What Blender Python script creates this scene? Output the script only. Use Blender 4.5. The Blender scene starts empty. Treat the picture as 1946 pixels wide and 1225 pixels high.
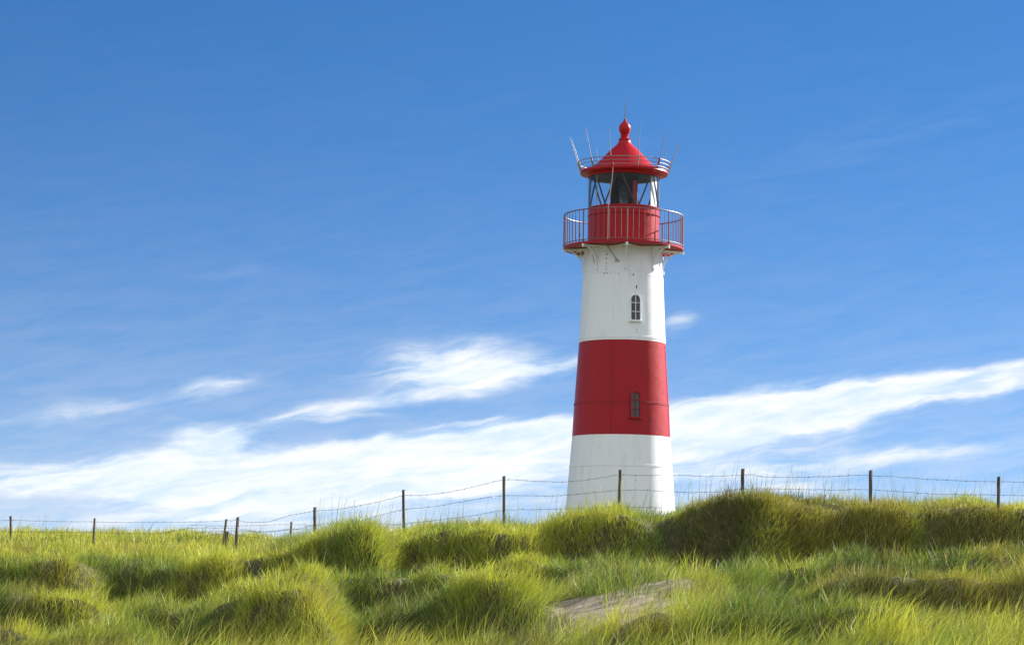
import bpy, bmesh, math, random
import numpy as np
from mathutils import Matrix, Vector

R = math.radians
rng = np.random.default_rng(7)
random.seed(7)
sc = bpy.context.scene
C = sc.collection

# ------------------------------------------------------------------ camera
F, CX, CY = 5000.0, 973.0, 612.5           # focal length and centre of the frame, in units of 1/1946 frame width
PITCH, ROLL, EYE = R(6.475), R(0.95), 1.6
cam_d = bpy.data.cameras.new('camera')
cam = bpy.data.objects.new('camera', cam_d)
C.objects.link(cam)
cam_d.sensor_width = 36
cam_d.lens = 36 * F / 1946
cam_d.clip_start, cam_d.clip_end = 0.1, 20000
CM = Matrix.Rotation(R(90) + PITCH, 4, 'X') @ Matrix.Rotation(ROLL, 4, 'Z')
CM.translation = (0, 0, EYE)
cam.matrix_world = CM
sc.camera = cam
CM3 = np.array(CM.to_3x3())

def at(px, py, Y):
    """real position of a survey direction at distance Y in front of the viewpoint"""
    d = CM3 @ np.array([(px - CX) / F, -(py - CY) / F, -1.0])
    return np.array([0, 0, EYE]) + d * (Y / d[1])

def zat(px, py, Y):                         # vectorised height only
    px = np.asarray(px, float); py = np.asarray(py, float)
    lx, ly = (px - CX) / F, -(py - CY) / F
    dy = CM3[1, 0] * lx + CM3[1, 1] * ly - CM3[1, 2]
    dz = CM3[2, 0] * lx + CM3[2, 1] * ly - CM3[2, 2]
    return EYE + dz / dy * Y

# ------------------------------------------------------------------ materials
def new_mat(name):
    m = bpy.data.materials.new(name); m.use_nodes = True
    return m, m.node_tree.nodes, m.node_tree.links, m.node_tree.nodes['Principled BSDF']

def paint(name, col, rough=0.4, dirt=0.12, dirt_col=(0.3, 0.26, 0.2), scale=3.0, bump=0.02, spec=0.5, metal=0.0, coat=0.0, streak=True):
    m, N, L, B = new_mat(name)
    tc = N.new('ShaderNodeTexCoord')
    mp = N.new('ShaderNodeMapping'); mp.inputs['Scale'].default_value = (scale, scale, scale * (0.18 if streak else 1))
    L.new(tc.outputs['Object'], mp.inputs['Vector'])
    n1 = N.new('ShaderNodeTexNoise'); n1.inputs['Scale'].default_value = 1.6; n1.inputs['Detail'].default_value = 8; n1.inputs['Roughness'].default_value = 0.65
    L.new(mp.outputs[0], n1.inputs['Vector'])
    rp = N.new('ShaderNodeValToRGB'); rp.color_ramp.elements[0].position = 0.52; rp.color_ramp.elements[1].position = 0.82
    L.new(n1.outputs['Fac'], rp.inputs[0])
    mul = N.new('ShaderNodeMath'); mul.operation = 'MULTIPLY'; mul.inputs[1].default_value = dirt
    L.new(rp.outputs[0], mul.inputs[0])
    mx = N.new('ShaderNodeMix'); mx.data_type = 'RGBA'
    mx.inputs['A'].default_value = (*col, 1); mx.inputs['B'].default_value = (*dirt_col, 1)
    L.new(mul.outputs[0], mx.inputs['Factor'])
    L.new(mx.outputs['Result'], B.inputs['Base Color'])
    n2 = N.new('ShaderNodeTexNoise'); n2.inputs['Scale'].default_value = 9; n2.inputs['Detail'].default_value = 6
    L.new(tc.outputs['Object'], n2.inputs['Vector'])
    mr = N.new('ShaderNodeMapRange'); mr.inputs['To Min'].default_value = rough - 0.08; mr.inputs['To Max'].default_value = rough + 0.12
    L.new(n2.outputs['Fac'], mr.inputs['Value']); L.new(mr.outputs[0], B.inputs['Roughness'])
    bp = N.new('ShaderNodeBump'); bp.inputs['Strength'].default_value = 0.5; bp.inputs['Distance'].default_value = bump
    n3 = N.new('ShaderNodeTexNoise'); n3.inputs['Scale'].default_value = 2.2; n3.inputs['Detail'].default_value = 4
    L.new(tc.outputs['Object'], n3.inputs['Vector'])
    L.new(n3.outputs['Fac'], bp.inputs['Height']); L.new(bp.outputs[0], B.inputs['Normal'])
    B.inputs['Specular IOR Level'].default_value = spec
    B.inputs['Metallic'].default_value = metal
    B.inputs['Coat Weight'].default_value = coat
    return m

M = {}
M['white'] = paint('white_paint', (0.81, 0.83, 0.86), 0.42, 0.5, (0.52, 0.48, 0.43), 2.6, 0.012)
M['red'] = paint('red_paint', (0.36, 0.006, 0.012), 0.36, 0.6, (0.20, 0.022, 0.022), 2.4, 0.012, spec=0.25)
M['red_roof'] = paint('red_roof_paint', (0.42, 0.012, 0.016), 0.32, 0.25, (0.2, 0.015, 0.015), 1.5, 0.006, spec=0.2)
M['seam'] = paint('dark_rivet_paint', (0.12, 0.02, 0.02), 0.6, 0.3, (0.08, 0.03, 0.02), 4)  # dark red of the rivet dots on the red band
M['rail'] = paint('weathered_rail_paint', (0.20, 0.085, 0.082), 0.45, 0.55, (0.36, 0.30, 0.28), 6, 0.002, streak=False)
M['aerial'] = paint('aerial_metal', (0.30, 0.26, 0.25), 0.4, 0.4, (0.2, 0.1, 0.08), 5, 0.001, metal=0.4)
M['rust'] = paint('rust', (0.07, 0.03, 0.02), 0.9, 0.5, (0.16, 0.07, 0.03), 9, 0.003)
M['iron'] = paint('dark_iron', (0.045, 0.025, 0.022), 0.5, 0.5, (0.10, 0.05, 0.04), 6, 0.003)
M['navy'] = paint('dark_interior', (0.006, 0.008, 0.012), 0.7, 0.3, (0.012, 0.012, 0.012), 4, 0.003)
M['wire'] = paint('barbed_wire_steel', (0.16, 0.16, 0.17), 0.45, 0.5, (0.25, 0.16, 0.10), 10, 0.0005, metal=0.5)
M['conductor'] = paint('conductor_paint', (0.50, 0.38, 0.37), 0.5, 0.4, (0.3, 0.15, 0.12), 6, 0.002)
M['curtain'] = paint('white_blind', (0.78, 0.74, 0.73), 0.7, 0.2, (0.6, 0.3, 0.3), 3, 0.003)

def wood():
    m, N, L, B = new_mat('weathered_post_wood')
    tc = N.new('ShaderNodeTexCoord')
    mp = N.new('ShaderNodeMapping'); mp.inputs['Scale'].default_value = (40, 40, 3)
    L.new(tc.outputs['Object'], mp.inputs['Vector'])
    n = N.new('ShaderNodeTexNoise'); n.inputs['Scale'].default_value = 1.5; n.inputs['Detail'].default_value = 8
    L.new(mp.outputs[0], n.inputs['Vector'])
    rp = N.new('ShaderNodeValToRGB')
    rp.color_ramp.elements[0].color = (0.035, 0.027, 0.022, 1); rp.color_ramp.elements[0].position = 0.3
    rp.color_ramp.elements[1].color = (0.17, 0.14, 0.12, 1); rp.color_ramp.elements[1].position = 0.75
    L.new(n.outputs['Fac'], rp.inputs[0]); L.new(rp.outputs[0], B.inputs['Base Color'])
    B.inputs['Roughness'].default_value = 0.85
    bp = N.new('ShaderNodeBump'); bp.inputs['Distance'].default_value = 0.006
    L.new(n.outputs['Fac'], bp.inputs['Height']); L.new(bp.outputs[0], B.inputs['Normal'])
    return m
M['wood'] = wood()

def glass(name, tint, alpha):
    m, N, L, B = new_mat(name)
    out = N['Material Output']; N.remove(B)
    tr = N.new('ShaderNodeBsdfTransparent'); tr.inputs[0].default_value = (*tint, 1)
    gl = N.new('ShaderNodeBsdfGlossy'); gl.inputs['Roughness'].default_value = 0.03
    fr = N.new('ShaderNodeLayerWeight'); fr.inputs['Blend'].default_value = 0.5
    pw = N.new('ShaderNodeMath'); pw.operation = 'POWER'; pw.inputs[1].default_value = 4.0; L.new(fr.outputs['Facing'], pw.inputs[0])
    ad = N.new('ShaderNodeMath'); ad.operation = 'MULTIPLY_ADD'; ad.inputs[1].default_value = 0.75; ad.inputs[2].default_value = 0.025 + alpha
    ad.use_clamp = True
    L.new(pw.outputs[0], ad.inputs[0])
    mx = N.new('ShaderNodeMixShader')
    L.new(ad.outputs[0], mx.inputs[0]); L.new(tr.outputs[0], mx.inputs[1]); L.new(gl.outputs[0], mx.inputs[2])
    L.new(mx.outputs[0], out.inputs[0])
    return m
M['glass'] = glass('lantern_glass', (0.86, 0.9, 0.92), 0.0)

m, N, L, B = new_mat('window_glass')
B.inputs['Base Color'].default_value = (0.055, 0.052, 0.045, 1); B.inputs['Roughness'].default_value = 0.12
tcn = N.new('ShaderNodeTexCoord'); nz = N.new('ShaderNodeTexNoise'); nz.inputs['Scale'].default_value = 5
bpn = N.new('ShaderNodeBump'); bpn.inputs['Distance'].default_value = 0.01
L.new(tcn.outputs['Object'], nz.inputs['Vector']); L.new(nz.outputs['Fac'], bpn.inputs['Height']); L.new(bpn.outputs[0], B.inputs['Normal'])
M['pane'] = m
m, N, L, B = new_mat('lens_glass')
B.inputs['Base Color'].default_value = (0.32, 0.36, 0.40, 1); B.inputs['Roughness'].default_value = 0.05
B.inputs['Metallic'].default_value = 0.85
M['lens'] = m

# ------------------------------------------------------------------ mesh helpers
class MB:
    def __init__(s): s.v, s.f, s.mi = [], [], []
    def add(s, vs, fs, mi=0):
        o = len(s.v); s.v += [tuple(map(float, p)) for p in vs]
        s.f += [tuple(i + o for i in f) for f in fs]; s.mi += [mi] * len(fs)
        return s
    def lathe(s, prof, seg=96, a0=0.0, a1=2 * math.pi, mids=None, centre=(0, 0)):
        """prof: [(r, z)]; angle 0 faces the viewer (-Y), growing towards +X"""
        full = abs(a1 - a0 - 2 * math.pi) < 1e-6
        n = seg if full else seg + 1
        vs = []
        for r, z in prof:
            for i in range(n):
                a = a0 + (a1 - a0) * i / seg
                vs.append((centre[0] + r * math.sin(a), centre[1] - r * math.cos(a), z))
        o = len(s.v); s.v += vs
        for k in range(len(prof) - 1):
            for i in range(seg):
                j = (i + 1) % n
                s.f.append((o + k * n + i, o + k * n + j, o + (k + 1) * n + j, o + (k + 1) * n + i))
                s.mi.append(mids[k] if mids else 0)
        return s
    def tube(s, pts, r, n=6, closed=False, r2=None):
        P = [Vector(p) for p in pts]; m = len(P); o = len(s.v)
        up = None
        for i, p in enumerate(P):
            if closed: t = P[(i + 1) % m] - P[i - 1]
            else: t = P[min(i + 1, m - 1)] - P[max(i - 1, 0)]
            t.normalize()
            if up is None:
                up = Vector((0, 0, 1)) if abs(t.z) < 0.9 else Vector((1, 0, 0))
            a = t.cross(up).normalized(); b = a.cross(t).normalized(); up = b
            rr = r if r2 is None else r + (r2 - r) * i / max(1, m - 1)
            for k in range(n):
                an = 2 * math.pi * k / n
                s.v.append(tuple(p + a * (rr * math.cos(an)) + b * (rr * math.sin(an))))
        for i in range(m if closed else m - 1):
            j = (i + 1) % m
            for k in range(n):
                l = (k + 1) % n
                s.f.append((o + i * n + k, o + i * n + l, o + j * n + l, o + j * n + k)); s.mi.append(0)
        if not closed:
            s.f.append(tuple(o + k for k in reversed(range(n)))); s.mi.append(0)
            s.f.append(tuple(o + (m - 1) * n + k for k in range(n))); s.mi.append(0)
        return s
    def bar(s, pts, side, w, h):
        """rectangular bar through pts; 'side' = its width direction"""
        P = [Vector(p) for p in pts]; S = Vector(side).normalized(); o = len(s.v); m = len(P)
        for i, p in enumerate(P):
            t = (P[min(i + 1, m - 1)] - P[max(i - 1, 0)]).normalized()
            u = S.cross(t).normalized()
            for a, b in ((-1, -1), (1, -1), (1, 1), (-1, 1)):
                s.v.append(tuple(p + S * (a * w / 2) + u * (b * h / 2)))
        for i in range(m - 1):
            for k in range(4):
                l = (k + 1) % 4
                s.f.append((o + i * 4 + k, o + i * 4 + l, o + i * 4 + 4 + l, o + i * 4 + 4 + k)); s.mi.append(0)
        s.f.append((o + 3, o + 2, o + 1, o)); s.mi.append(0)
        e = o + (m - 1) * 4
        s.f.append((e, e + 1, e + 2, e + 3)); s.mi.append(0)
        return s
    def build(s, name, mats, parent=None, smooth=True, angle=35):
        me = bpy.data.meshes.new(name)
        me.from_pydata(s.v, [], s.f)
        for mm in (mats if isinstance(mats, (list, tuple)) else [mats]): me.materials.append(mm)
        me.polygons.foreach_set('material_index', s.mi)
        bm = bmesh.new(); bm.from_mesh(me); bmesh.ops.recalc_face_normals(bm, faces=bm.faces); bm.to_mesh(me); bm.free()
        if smooth:
            me.shade_smooth(); me.set_sharp_from_angle(angle=R(angle))
        me.update()
        o = bpy.data.objects.new(name, me); C.objects.link(o)
        if parent is not None: o.parent = parent
        return o

def tag(o, label=None, cat=None, group=None, kind=None):
    if label: o['label'] = label
    if cat: o['category'] = cat
    if group: o['group'] = group
    if kind: o['kind'] = kind
    return o

def empty(name, loc, label, cat, group=None):
    o = bpy.data.objects.new(name, None); o.location = loc; o.empty_display_size = 0.3
    C.objects.link(o); return tag(o, label, cat, group)

# ------------------------------------------------------------------ noise
_P = rng.permutation(4096)
_V = rng.random(4096)
def vnoise(x, y):
    xi, yi = np.floor(x).astype(np.int64), np.floor(y).astype(np.int64)
    fx, fy = x - xi, y - yi
    fx, fy = fx * fx * fx * (fx * (fx * 6 - 15) + 10), fy * fy * fy * (fy * (fy * 6 - 15) + 10)
    def h(a, b): return _V[_P[(_P[a & 4095] + b) & 4095]]
    return (h(xi, yi) * (1 - fx) + h(xi + 1, yi) * fx) * (1 - fy) + (h(xi, yi + 1) * (1 - fx) + h(xi + 1, yi + 1) * fx) * fy
def fbm(x, y, o=3):
    t, a, s = 0, 0.5, 0
    for k in range(o):
        t = t + a * vnoise(x * 2 ** k + 31.7 * k, y * 2 ** k + 17.3 * k); s += a; a *= 0.5
    return t / s
def sstep(a, b, x):
    t = np.clip((x - a) / (b - a), 0, 1); return t * t * (3 - 2 * t)

# ------------------------------------------------------------------ dune terrain: ridges, near to far
# each ridge: distance, slope of that distance across the view, crest line (bearing, elevation marks), grass allowance, face width
RIDGES = [
 (20.2, -0.5, [(0,1222),(361,1238),(600,1250),(800,1238),(1000,1240),(1150,1226),(1300,1212),(1450,1200),(1585,1182),(1946,1148)], 0.31, 0.9),
 (23.6, 0.0, [(0,1236),(361,1242),(700,1236),(900,1222),(1000,1206),(1100,1178),(1200,1166),(1280,1178),(1340,1190),(1450,1162),(1585,1140),(1700,1150),(1946,1128)], 0.30, 0.7),
 (27.4, 0.5, [(0,1200),(361,1222),(450,1208),(530,1192),(620,1172),(650,1174),(690,1187),(760,1174),(850,1168),(930,1175),(1010,1195),(1060,1180),(1120,1162),(1200,1148),(1300,1118),(1400,1104),(1500,1108),(1585,1098),(1946,1118)], 0.31, 0.7),
 (34.0, 1.0, [(0,1180),(200,1180),(361,1152),(400,1130),(450,1107),(500,1087),(560,1070),(620,1060),(652,1064),(676,1120),(692,1152),(730,1137),(780,1115),(850,1092),(920,1082),(995,1078),(1022,1135),(1045,1150),(1180,1112),(1290,1092),(1330,1084),(1400,1090),(1480,1084),(1520,1096),(1560,1082),(1600,1070),(1750,1050),(1946,1062)], 0.22, 0.65),
 (41.0, 0.0, [(0,1095),(361,1112),(450,1088),(500,1076),(600,1064),(680,1078),(760,1072),(850,1076),(920,1066),(1000,1052),(1060,1046),(1130,1038),(1180,1042),(1230,1062),(1290,1072),(1350,1064),(1450,1064),(1585,1052),(1946,1040)], 0.18, 0.6),
 (50.0, 0.0, [(0,1040),(250,1052),(361,1056),(450,1050),(500,1042),(540,1028),(600,1013),(650,1006),(700,998),(730,1003),(765,1012),(790,1008),(830,990),(880,980),(920,985),(950,990),(1010,990),(1050,980),(1100,974),(1160,960),(1200,967),(1240,978),(1275,986),(1300,972),(1340,953),(1400,940),(1450,926),(1490,931),(1540,945),(1600,948),(1720,962),(1946,948)], 0.19, 0.6),
 (64.0, 0.0, [(0,1030),(361,1028),(560,1030),(700,1020),(1000,1005),(1200,1000),(1585,985),(1946,980)], 0.22, 3.0),
 (80.0, 0.0, [(0,1002),(300,1005),(361,1008),(420,1013),(480,1012),(510,1009),(560,1021),(640,1022),(800,1012),(1180,1005),(1585,990),(1946,985)], 0.22, 4.0),
]
# plan of each ridge: it comes forward to the right in a series of hummocks (bearing, metres nearer/farther)
PLAN = [[(0,0),(600,.8),(1000,-.6),(1060,.8),(1420,-.8),(1480,.6),(1946,-.8)],
 [(0,0),(980,1),(1290,-1),(1330,1),(1580,-1),(1625,.8),(1946,-.8)],
 [(0,1),(361,1.2),(640,-1.0),(690,1.2),(960,-1.0),(1040,1.2),(1300,0),(1585,-1.5),(1946,-2)],
 [(0,-1),(340,-1),(361,2.0),(655,-1.5),(690,2.0),(1000,-1.5),(1060,0.5),(1290,0.5),(1330,1.2),(1520,-.8),(1550,1.0),(1946,-1)],
 [(0,-1),(210,-1),(280,1),(600,-1),(690,1),(900,0),(980,1.0),(1040,0.6),(1295,-3.8),(1345,0.6),(1585,-1),(1946,0)],
 [(0,-.5),(180,-0.8),(230,1.4),(460,-.2),(480,.5),(745,-1.3),(775,1.1),(1030,-.9),(1058,.9),(1262,-1.1),(1290,1.5),(1470,-1.1),(1506,.6),(1700,-1),(1946,0)],
 [(0,0),(1946,0)], [(0,0),(1946,0)]]
PLANK = {20.2: 0.6, 23.6: 0.7, 27.4: 0.8, 34.0: 0.75, 41.0: 0.9, 50.0: 0.55, 64.0: 0, 80.0: 0}
DIPS = [0.65, 0.7, 0.75, 0.5, 0.5, 0.15, 0.0]     # how far the hollow behind each ridge sinks
BACK = [1.4, 1.6, 2.4, 2.2, 2.4, 3.0, 6.0]

def bearing(x, y): return CX + F * x / np.maximum(y, 14.0)

def sand_mask(px, y, x):
    """1 where the wind has bared the sand"""
    w = (fbm(x * 1.1 + 5, y * 0.7, 3) - 0.5) * 120
    a = np.exp(-(((px - 1168 + w) / 150) ** 6 + ((y - 31.5 + w * 0.008) / 3.1) ** 6))
    b = np.exp(-(((px - 765 + w * 0.5) / 34) ** 4 + ((y - 37.2) / 1.3) ** 4))
    c = np.exp(-(((px - 1522 + w * 0.5) / 30) ** 4 + ((y - 37.6) / 1.4) ** 4))
    return np.clip(a + 0.9 * b + 0.9 * c, 0, 1)

def raw_terrain(x, y):
    x = np.asarray(x, float); y = np.asarray(y, float)
    px = np.clip(bearing(x, y), -900, 2900)
    zs, ds, ws = [], [], []
    # near ground, under the viewpoint
    zs.append(np.zeros_like(px)); ds.append(np.full_like(px, 5.0)); ws.append(0)
    for (D, sl, prof, g, w), plan in zip(RIDGES, PLAN):
        a = np.array(prof, float)
        pl = np.array(plan, float)
        d = D + sl * (px - CX) / 500 + PLANK[D] * np.interp(px, pl[:, 0], pl[:, 1]) + (fbm(px * 0.006 + D, px * 0 + D, 2) - 0.5) * min(1.6, D * 0.04)
        if D == 34.0: g = g * (1 - np.exp(-((px - 1165) / 130) ** 4))
        zs.append(zat(px, np.interp(px, a[:, 0], a[:, 1]), d) - g + (fbm(px * 0.022 + D * 3, px * 0 + 2.0, 3) - 0.5) * 0.3); ds.append(d); ws.append(w)
    # beyond: down to the shore plain
    zs.append(np.full_like(px, 0.0)); ds.append(np.full_like(px, 170.0)); ws.append(80)
    z = np.where(y < ds[0], zs[0], zs[-1]).astype(float)
    ramp = np.exp(-((px - 1165) / 150) ** 4)
    for k in range(len(zs) - 1):
        inside = (y >= ds[k]) & (y < ds[k + 1])
        gap = ds[k + 1] - ds[k]
        if k == 0:
            t = np.clip((y - ds[k]) / gap, 0, 1); zz = zs[0] + (zs[1] - zs[0]) * t ** 1.4
        elif k == len(zs) - 2:
            zz = zs[k] + (zs[k + 1] - zs[k]) * sstep(0, 1, (y - ds[k]) / gap)
        else:
            dip = DIPS[k - 1] * (1 - ramp * (k == 4))
            zt = np.minimum(zs[k], zs[k + 1]) - dip
            b = np.minimum(BACK[k - 1], gap * 0.55)
            w = ws[k + 1]
            zz = zt + (zs[k] - zt) * (1 - sstep(0, b, y - ds[k])) + (zs[k + 1] - zt) * sstep(0, w, y - (ds[k + 1] - w))
            lin = zs[k] + (zs[k + 1] - zs[k]) * np.clip((y - ds[k]) / gap, 0, 1)
            if k == 3: zz = zz + (lin - zz) * ramp
            if k >= 6: zz = lin
        z = np.where(inside, zz, z)
    # the bared strip: an even sandy slope climbing to the foot of the bank behind it
    top = np.interp(px, [900, 1040, 1180, 1290, 1400], [1184, 1152, 1116, 1094, 1074])
    zsand = zat(px, top + (34.6 - y) * 15.0, y)
    b = strip(px, y); z = z * (1 - b) + zsand * b
    return z

def strip(px, y):
    return sstep(985, 1040, px) * (1 - sstep(1330, 1480, px)) * sstep(28.4, 29.8, y) * (1 - sstep(34.5, 35.1, y))

_lx, _ly, _st = np.arange(-23, 23.01, 0.14), np.arange(5, 94, 0.14), 0.14
def _blur(a, sig, ax):
    r = int(3 * sig / _st); k = np.exp(-0.5 * (np.arange(-r, r + 1) * _st / sig) ** 2); k /= k.sum()
    p = np.pad(a, [(r, r) if i == ax else (0, 0) for i in (0, 1)], 'edge'); o = np.zeros_like(a); n = a.shape[ax]
    for i, w_ in enumerate(k): o += w_ * (p[i:i + n] if ax == 0 else p[:, i:i + n])
    return o
_LX, _LY = np.meshgrid(_lx, _ly)
_LZ = _blur(_blur(raw_terrain(_LX, _LY), 0.22, 1), 0.15, 0)
def terrain(x, y):
    x = np.asarray(x, float); y = np.asarray(y, float)
    fx, fy = (x - _lx[0]) / _st, (y - _ly[0]) / _st
    ok = (fx >= 0) & (fy >= 0) & (fx < len(_lx) - 1.001) & (fy < len(_ly) - 1.001)
    i = np.clip(fx.astype(int), 0, len(_lx) - 2); j = np.clip(fy.astype(int), 0, len(_ly) - 2)
    u, v = np.clip(fx - i, 0, 1), np.clip(fy - j, 0, 1)
    z = (_LZ[j, i] * (1 - u) + _LZ[j, i + 1] * u) * (1 - v) + (_LZ[j + 1, i] * (1 - u) + _LZ[j + 1, i + 1] * u) * v
    if not ok.all(): z = np.where(ok, z, raw_terrain(x, y))
    px = np.clip(bearing(x, y), -900, 2900)
    f = sstep(9, 18, y) * (1 - sstep(95, 130, y)) * (1 - 0.75 * sstep(54, 60, y))
    hum = (fbm(x * 0.55 + 3, y * 0.55 + 9, 3) - 0.5) * 0.36 + (fbm(x * 1.9, y * 1.9 + 4, 2) - 0.5) * 0.22
    b = strip(px, y)
    z = z + f * hum * (1 - 0.85 * b) + 0.13 * b * (fbm(x * 2.6, y * 1.6, 4) - 0.5)
    return z

def axis(lo, hi, step, far):
    a = np.arange(lo, hi + step / 2, step)
    g = [];  d, s = step, step
    while d < far: s *= 1.5; d += s; g.append(d)
    return np.concatenate([lo - np.array(g)[::-1], a, hi + np.array(g)])
gx = axis(-21, 21, 0.17, 6000); gy = axis(6, 92, 0.17, 6000)
X, Y = np.meshgrid(gx, gy)
Z = terrain(X, Y)
nx, ny = len(gx), len(gy)
me = bpy.data.meshes.new('dune_ground')
co = np.stack([X, Y, Z], -1).reshape(-1, 3)
ii = (np.arange(ny - 1)[:, None] * nx + np.arange(nx - 1)[None]).ravel()
quads = np.stack([ii, ii + 1, ii + nx + 1, ii + nx], -1)
def np_mesh(me, co, faces_flat, starts, totals):
    me.vertices.add(len(co)); me.vertices.foreach_set('co', co.astype(np.float32).ravel())
    me.loops.add(len(faces_flat)); me.loops.foreach_set('vertex_index', faces_flat.astype(np.int32))
    me.polygons.add(len(starts)); me.polygons.foreach_set('loop_start', starts.astype(np.int32))
    me.update(calc_edges=True)
np_mesh(me, co, quads.ravel(), np.arange(len(quads)) * 4, None)
me.shade_smooth()
at_s = me.attributes.new('bare_sand', 'FLOAT', 'POINT')
PXg = bearing(co[:, 0], co[:, 1])
at_s.data.foreach_set('value', (sand_mask(PXg, co[:, 1], co[:, 0])).astype(np.float32))
ground = bpy.data.objects.new('dune_ground', me); C.objects.link(ground)
tag(ground, 'sandy dune slope under the grass with bare sand patches', 'ground', kind='structure')

m, N, L, B = new_mat('dune_sand')
tc = N.new('ShaderNodeTexCoord')
n1 = N.new('ShaderNodeTexNoise'); n1.inputs['Scale'].default_value = 2.2; n1.inputs['Detail'].default_value = 9; n1.inputs['Roughness'].default_value = 0.62
L.new(tc.outputs['Object'], n1.inputs['Vector'])
rs = N.new('ShaderNodeValToRGB'); rs.color_ramp.elements[0].color = (0.16, 0.122, 0.082, 1); rs.color_ramp.elements[0].position = 0.32
rs.color_ramp.elements[1].color = (0.36, 0.295, 0.215, 1); rs.color_ramp.elements[1].position = 0.66
L.new(n1.outputs['Fac'], rs.inputs[0])
n2 = N.new('ShaderNodeTexNoise'); n2.inputs['Scale'].default_value = 7; n2.inputs['Detail'].default_value = 8
L.new(tc.outputs['Object'], n2.inputs['Vector'])
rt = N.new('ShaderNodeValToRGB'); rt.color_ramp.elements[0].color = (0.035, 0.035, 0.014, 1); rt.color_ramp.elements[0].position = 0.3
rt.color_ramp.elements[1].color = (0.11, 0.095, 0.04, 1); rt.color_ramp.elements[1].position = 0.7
L.new(n2.outputs['Fac'], rt.inputs[0])
av = N.new('ShaderNodeAttribute'); av.attribute_name = 'bare_sand'
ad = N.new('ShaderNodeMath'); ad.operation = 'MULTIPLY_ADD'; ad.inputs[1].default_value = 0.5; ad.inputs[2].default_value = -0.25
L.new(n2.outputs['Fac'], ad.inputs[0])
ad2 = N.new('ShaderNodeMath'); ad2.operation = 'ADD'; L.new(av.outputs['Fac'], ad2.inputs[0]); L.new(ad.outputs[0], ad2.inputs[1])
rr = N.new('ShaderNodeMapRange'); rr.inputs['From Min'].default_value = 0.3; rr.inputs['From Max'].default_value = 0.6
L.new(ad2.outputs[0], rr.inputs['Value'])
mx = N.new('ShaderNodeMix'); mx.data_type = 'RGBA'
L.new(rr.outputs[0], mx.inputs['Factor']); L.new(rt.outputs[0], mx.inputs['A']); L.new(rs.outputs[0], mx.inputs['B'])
L.new(mx.outputs['Result'], B.inputs['Base Color'])
B.inputs['Roughness'].default_value = 0.95
bp = N.new('ShaderNodeBump'); bp.inputs['Distance'].default_value = 0.12; bp.inputs['Strength'].default_value = 0.9
L.new(n1.outputs['Fac'], bp.inputs['Height']); L.new(bp.outputs[0], B.inputs['Normal'])
me.materials.append(m)

# ------------------------------------------------------------------ grass
def grass_mat():
    m, N, L, B = new_mat('grass_blades')
    out = N['Material Output']
    at_ = N.new('ShaderNodeAttribute'); at_.attribute_name = 'tint'
    B.inputs['Roughness'].default_value = 0.5; B.inputs['Specular IOR Level'].default_value = 0.12
    L.new(at_.outputs['Color'], B.inputs['Base Color'])
    tr = N.new('ShaderNodeBsdfTranslucent')
    mu = N.new('ShaderNodeMix'); mu.data_type = 'RGBA'; mu.blend_type = 'MULTIPLY'; mu.inputs['Factor'].default_value = 1
    mu.inputs['B'].default_value = (1.3, 1.2, 0.75, 1)
    L.new(at_.outputs['Color'], mu.inputs['A']); L.new(mu.outputs['Result'], tr.inputs[0])
    mx = N.new('ShaderNodeMixShader'); mx.inputs[0].default_value = 0.22
    L.new(B.outputs[0], mx.inputs[1]); L.new(tr.outputs[0], mx.inputs[2]); L.new(mx.outputs[0], out.inputs[0])
    return m
M['grass'] = grass_mat()

def normals(x, y):
    e = 0.15
    dx = (terrain(x + e, y) - terrain(x - e, y)) / (2 * e); dy = (terrain(x, y + e) - terrain(x, y - e)) / (2 * e)
    n = np.stack([-dx, -dy, np.ones_like(dx)], -1)
    return n / np.linalg.norm(n, axis=1, keepdims=True)

def make_blades(bx, by, base_dir, length, width, theta, azim, curl, wind, col, nrm=None):
    """arrays of n blades -> (verts, faces, colours); each blade a tapering, bending ribbon"""
    n = len(bx)
    bz = terrain(bx, by) - 0.03
    ts = np.array([0, 0.28, 0.55, 0.8, 1.0])
    k = len(ts)
    pts = np.zeros((n, k, 3)); pts[:, 0] = np.stack([bx, by, bz], -1)
    h = np.stack([np.cos(azim), np.sin(azim), np.zeros(n)], -1)
    for i in range(1, k):
        tm = (ts[i] + ts[i - 1]) / 2
        th = theta + curl * tm ** 1.3
        d = base_dir * np.cos(th)[:, None] + h * np.sin(th)[:, None] + wind * (tm ** 1.2)
        d /= np.linalg.norm(d, axis=1, keepdims=True)
        if nrm is not None:                                   # blades lie along the slope, never into it
            lift = np.maximum(0.16 - (d * nrm).sum(1), 0)
            d = d + nrm * lift[:, None]; d /= np.linalg.norm(d, axis=1, keepdims=True)
        pts[:, i] = pts[:, i - 1] + d * ((ts[i] - ts[i - 1]) * length)[:, None]
    # ribbons face in all directions
    a2 = rng.uniform(0, np.pi, n)
    side = np.stack([np.cos(a2), np.sin(a2), np.zeros(n)], -1)
    wf = np.array([0.75, 1.0, 0.85, 0.55])
    V = np.zeros((n, 9, 3))
    for i in range(4):
        V[:, 2 * i] = pts[:, i] - side * (width * wf[i] / 2)[:, None]
        V[:, 2 * i + 1] = pts[:, i] + side * (width * wf[i] / 2)[:, None]
    V[:, 8] = pts[:, 4]
    f = []
    for i in range(3): f += [2 * i, 2 * i + 1, 2 * i + 3, 2 * i + 2]
    f += [6, 7, 8]
    f = np.array(f)
    F_ = (np.arange(n) * 9)[:, None] + f[None]
    st = (np.arange(n) * 15)[:, None] + np.array([0, 4, 8, 12])[None]
    cc = np.repeat(col[:, None, :], 9, 1)
    return V.reshape(-1, 3), F_.ravel(), st.ravel(), cc.reshape(-1, 3)

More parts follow.
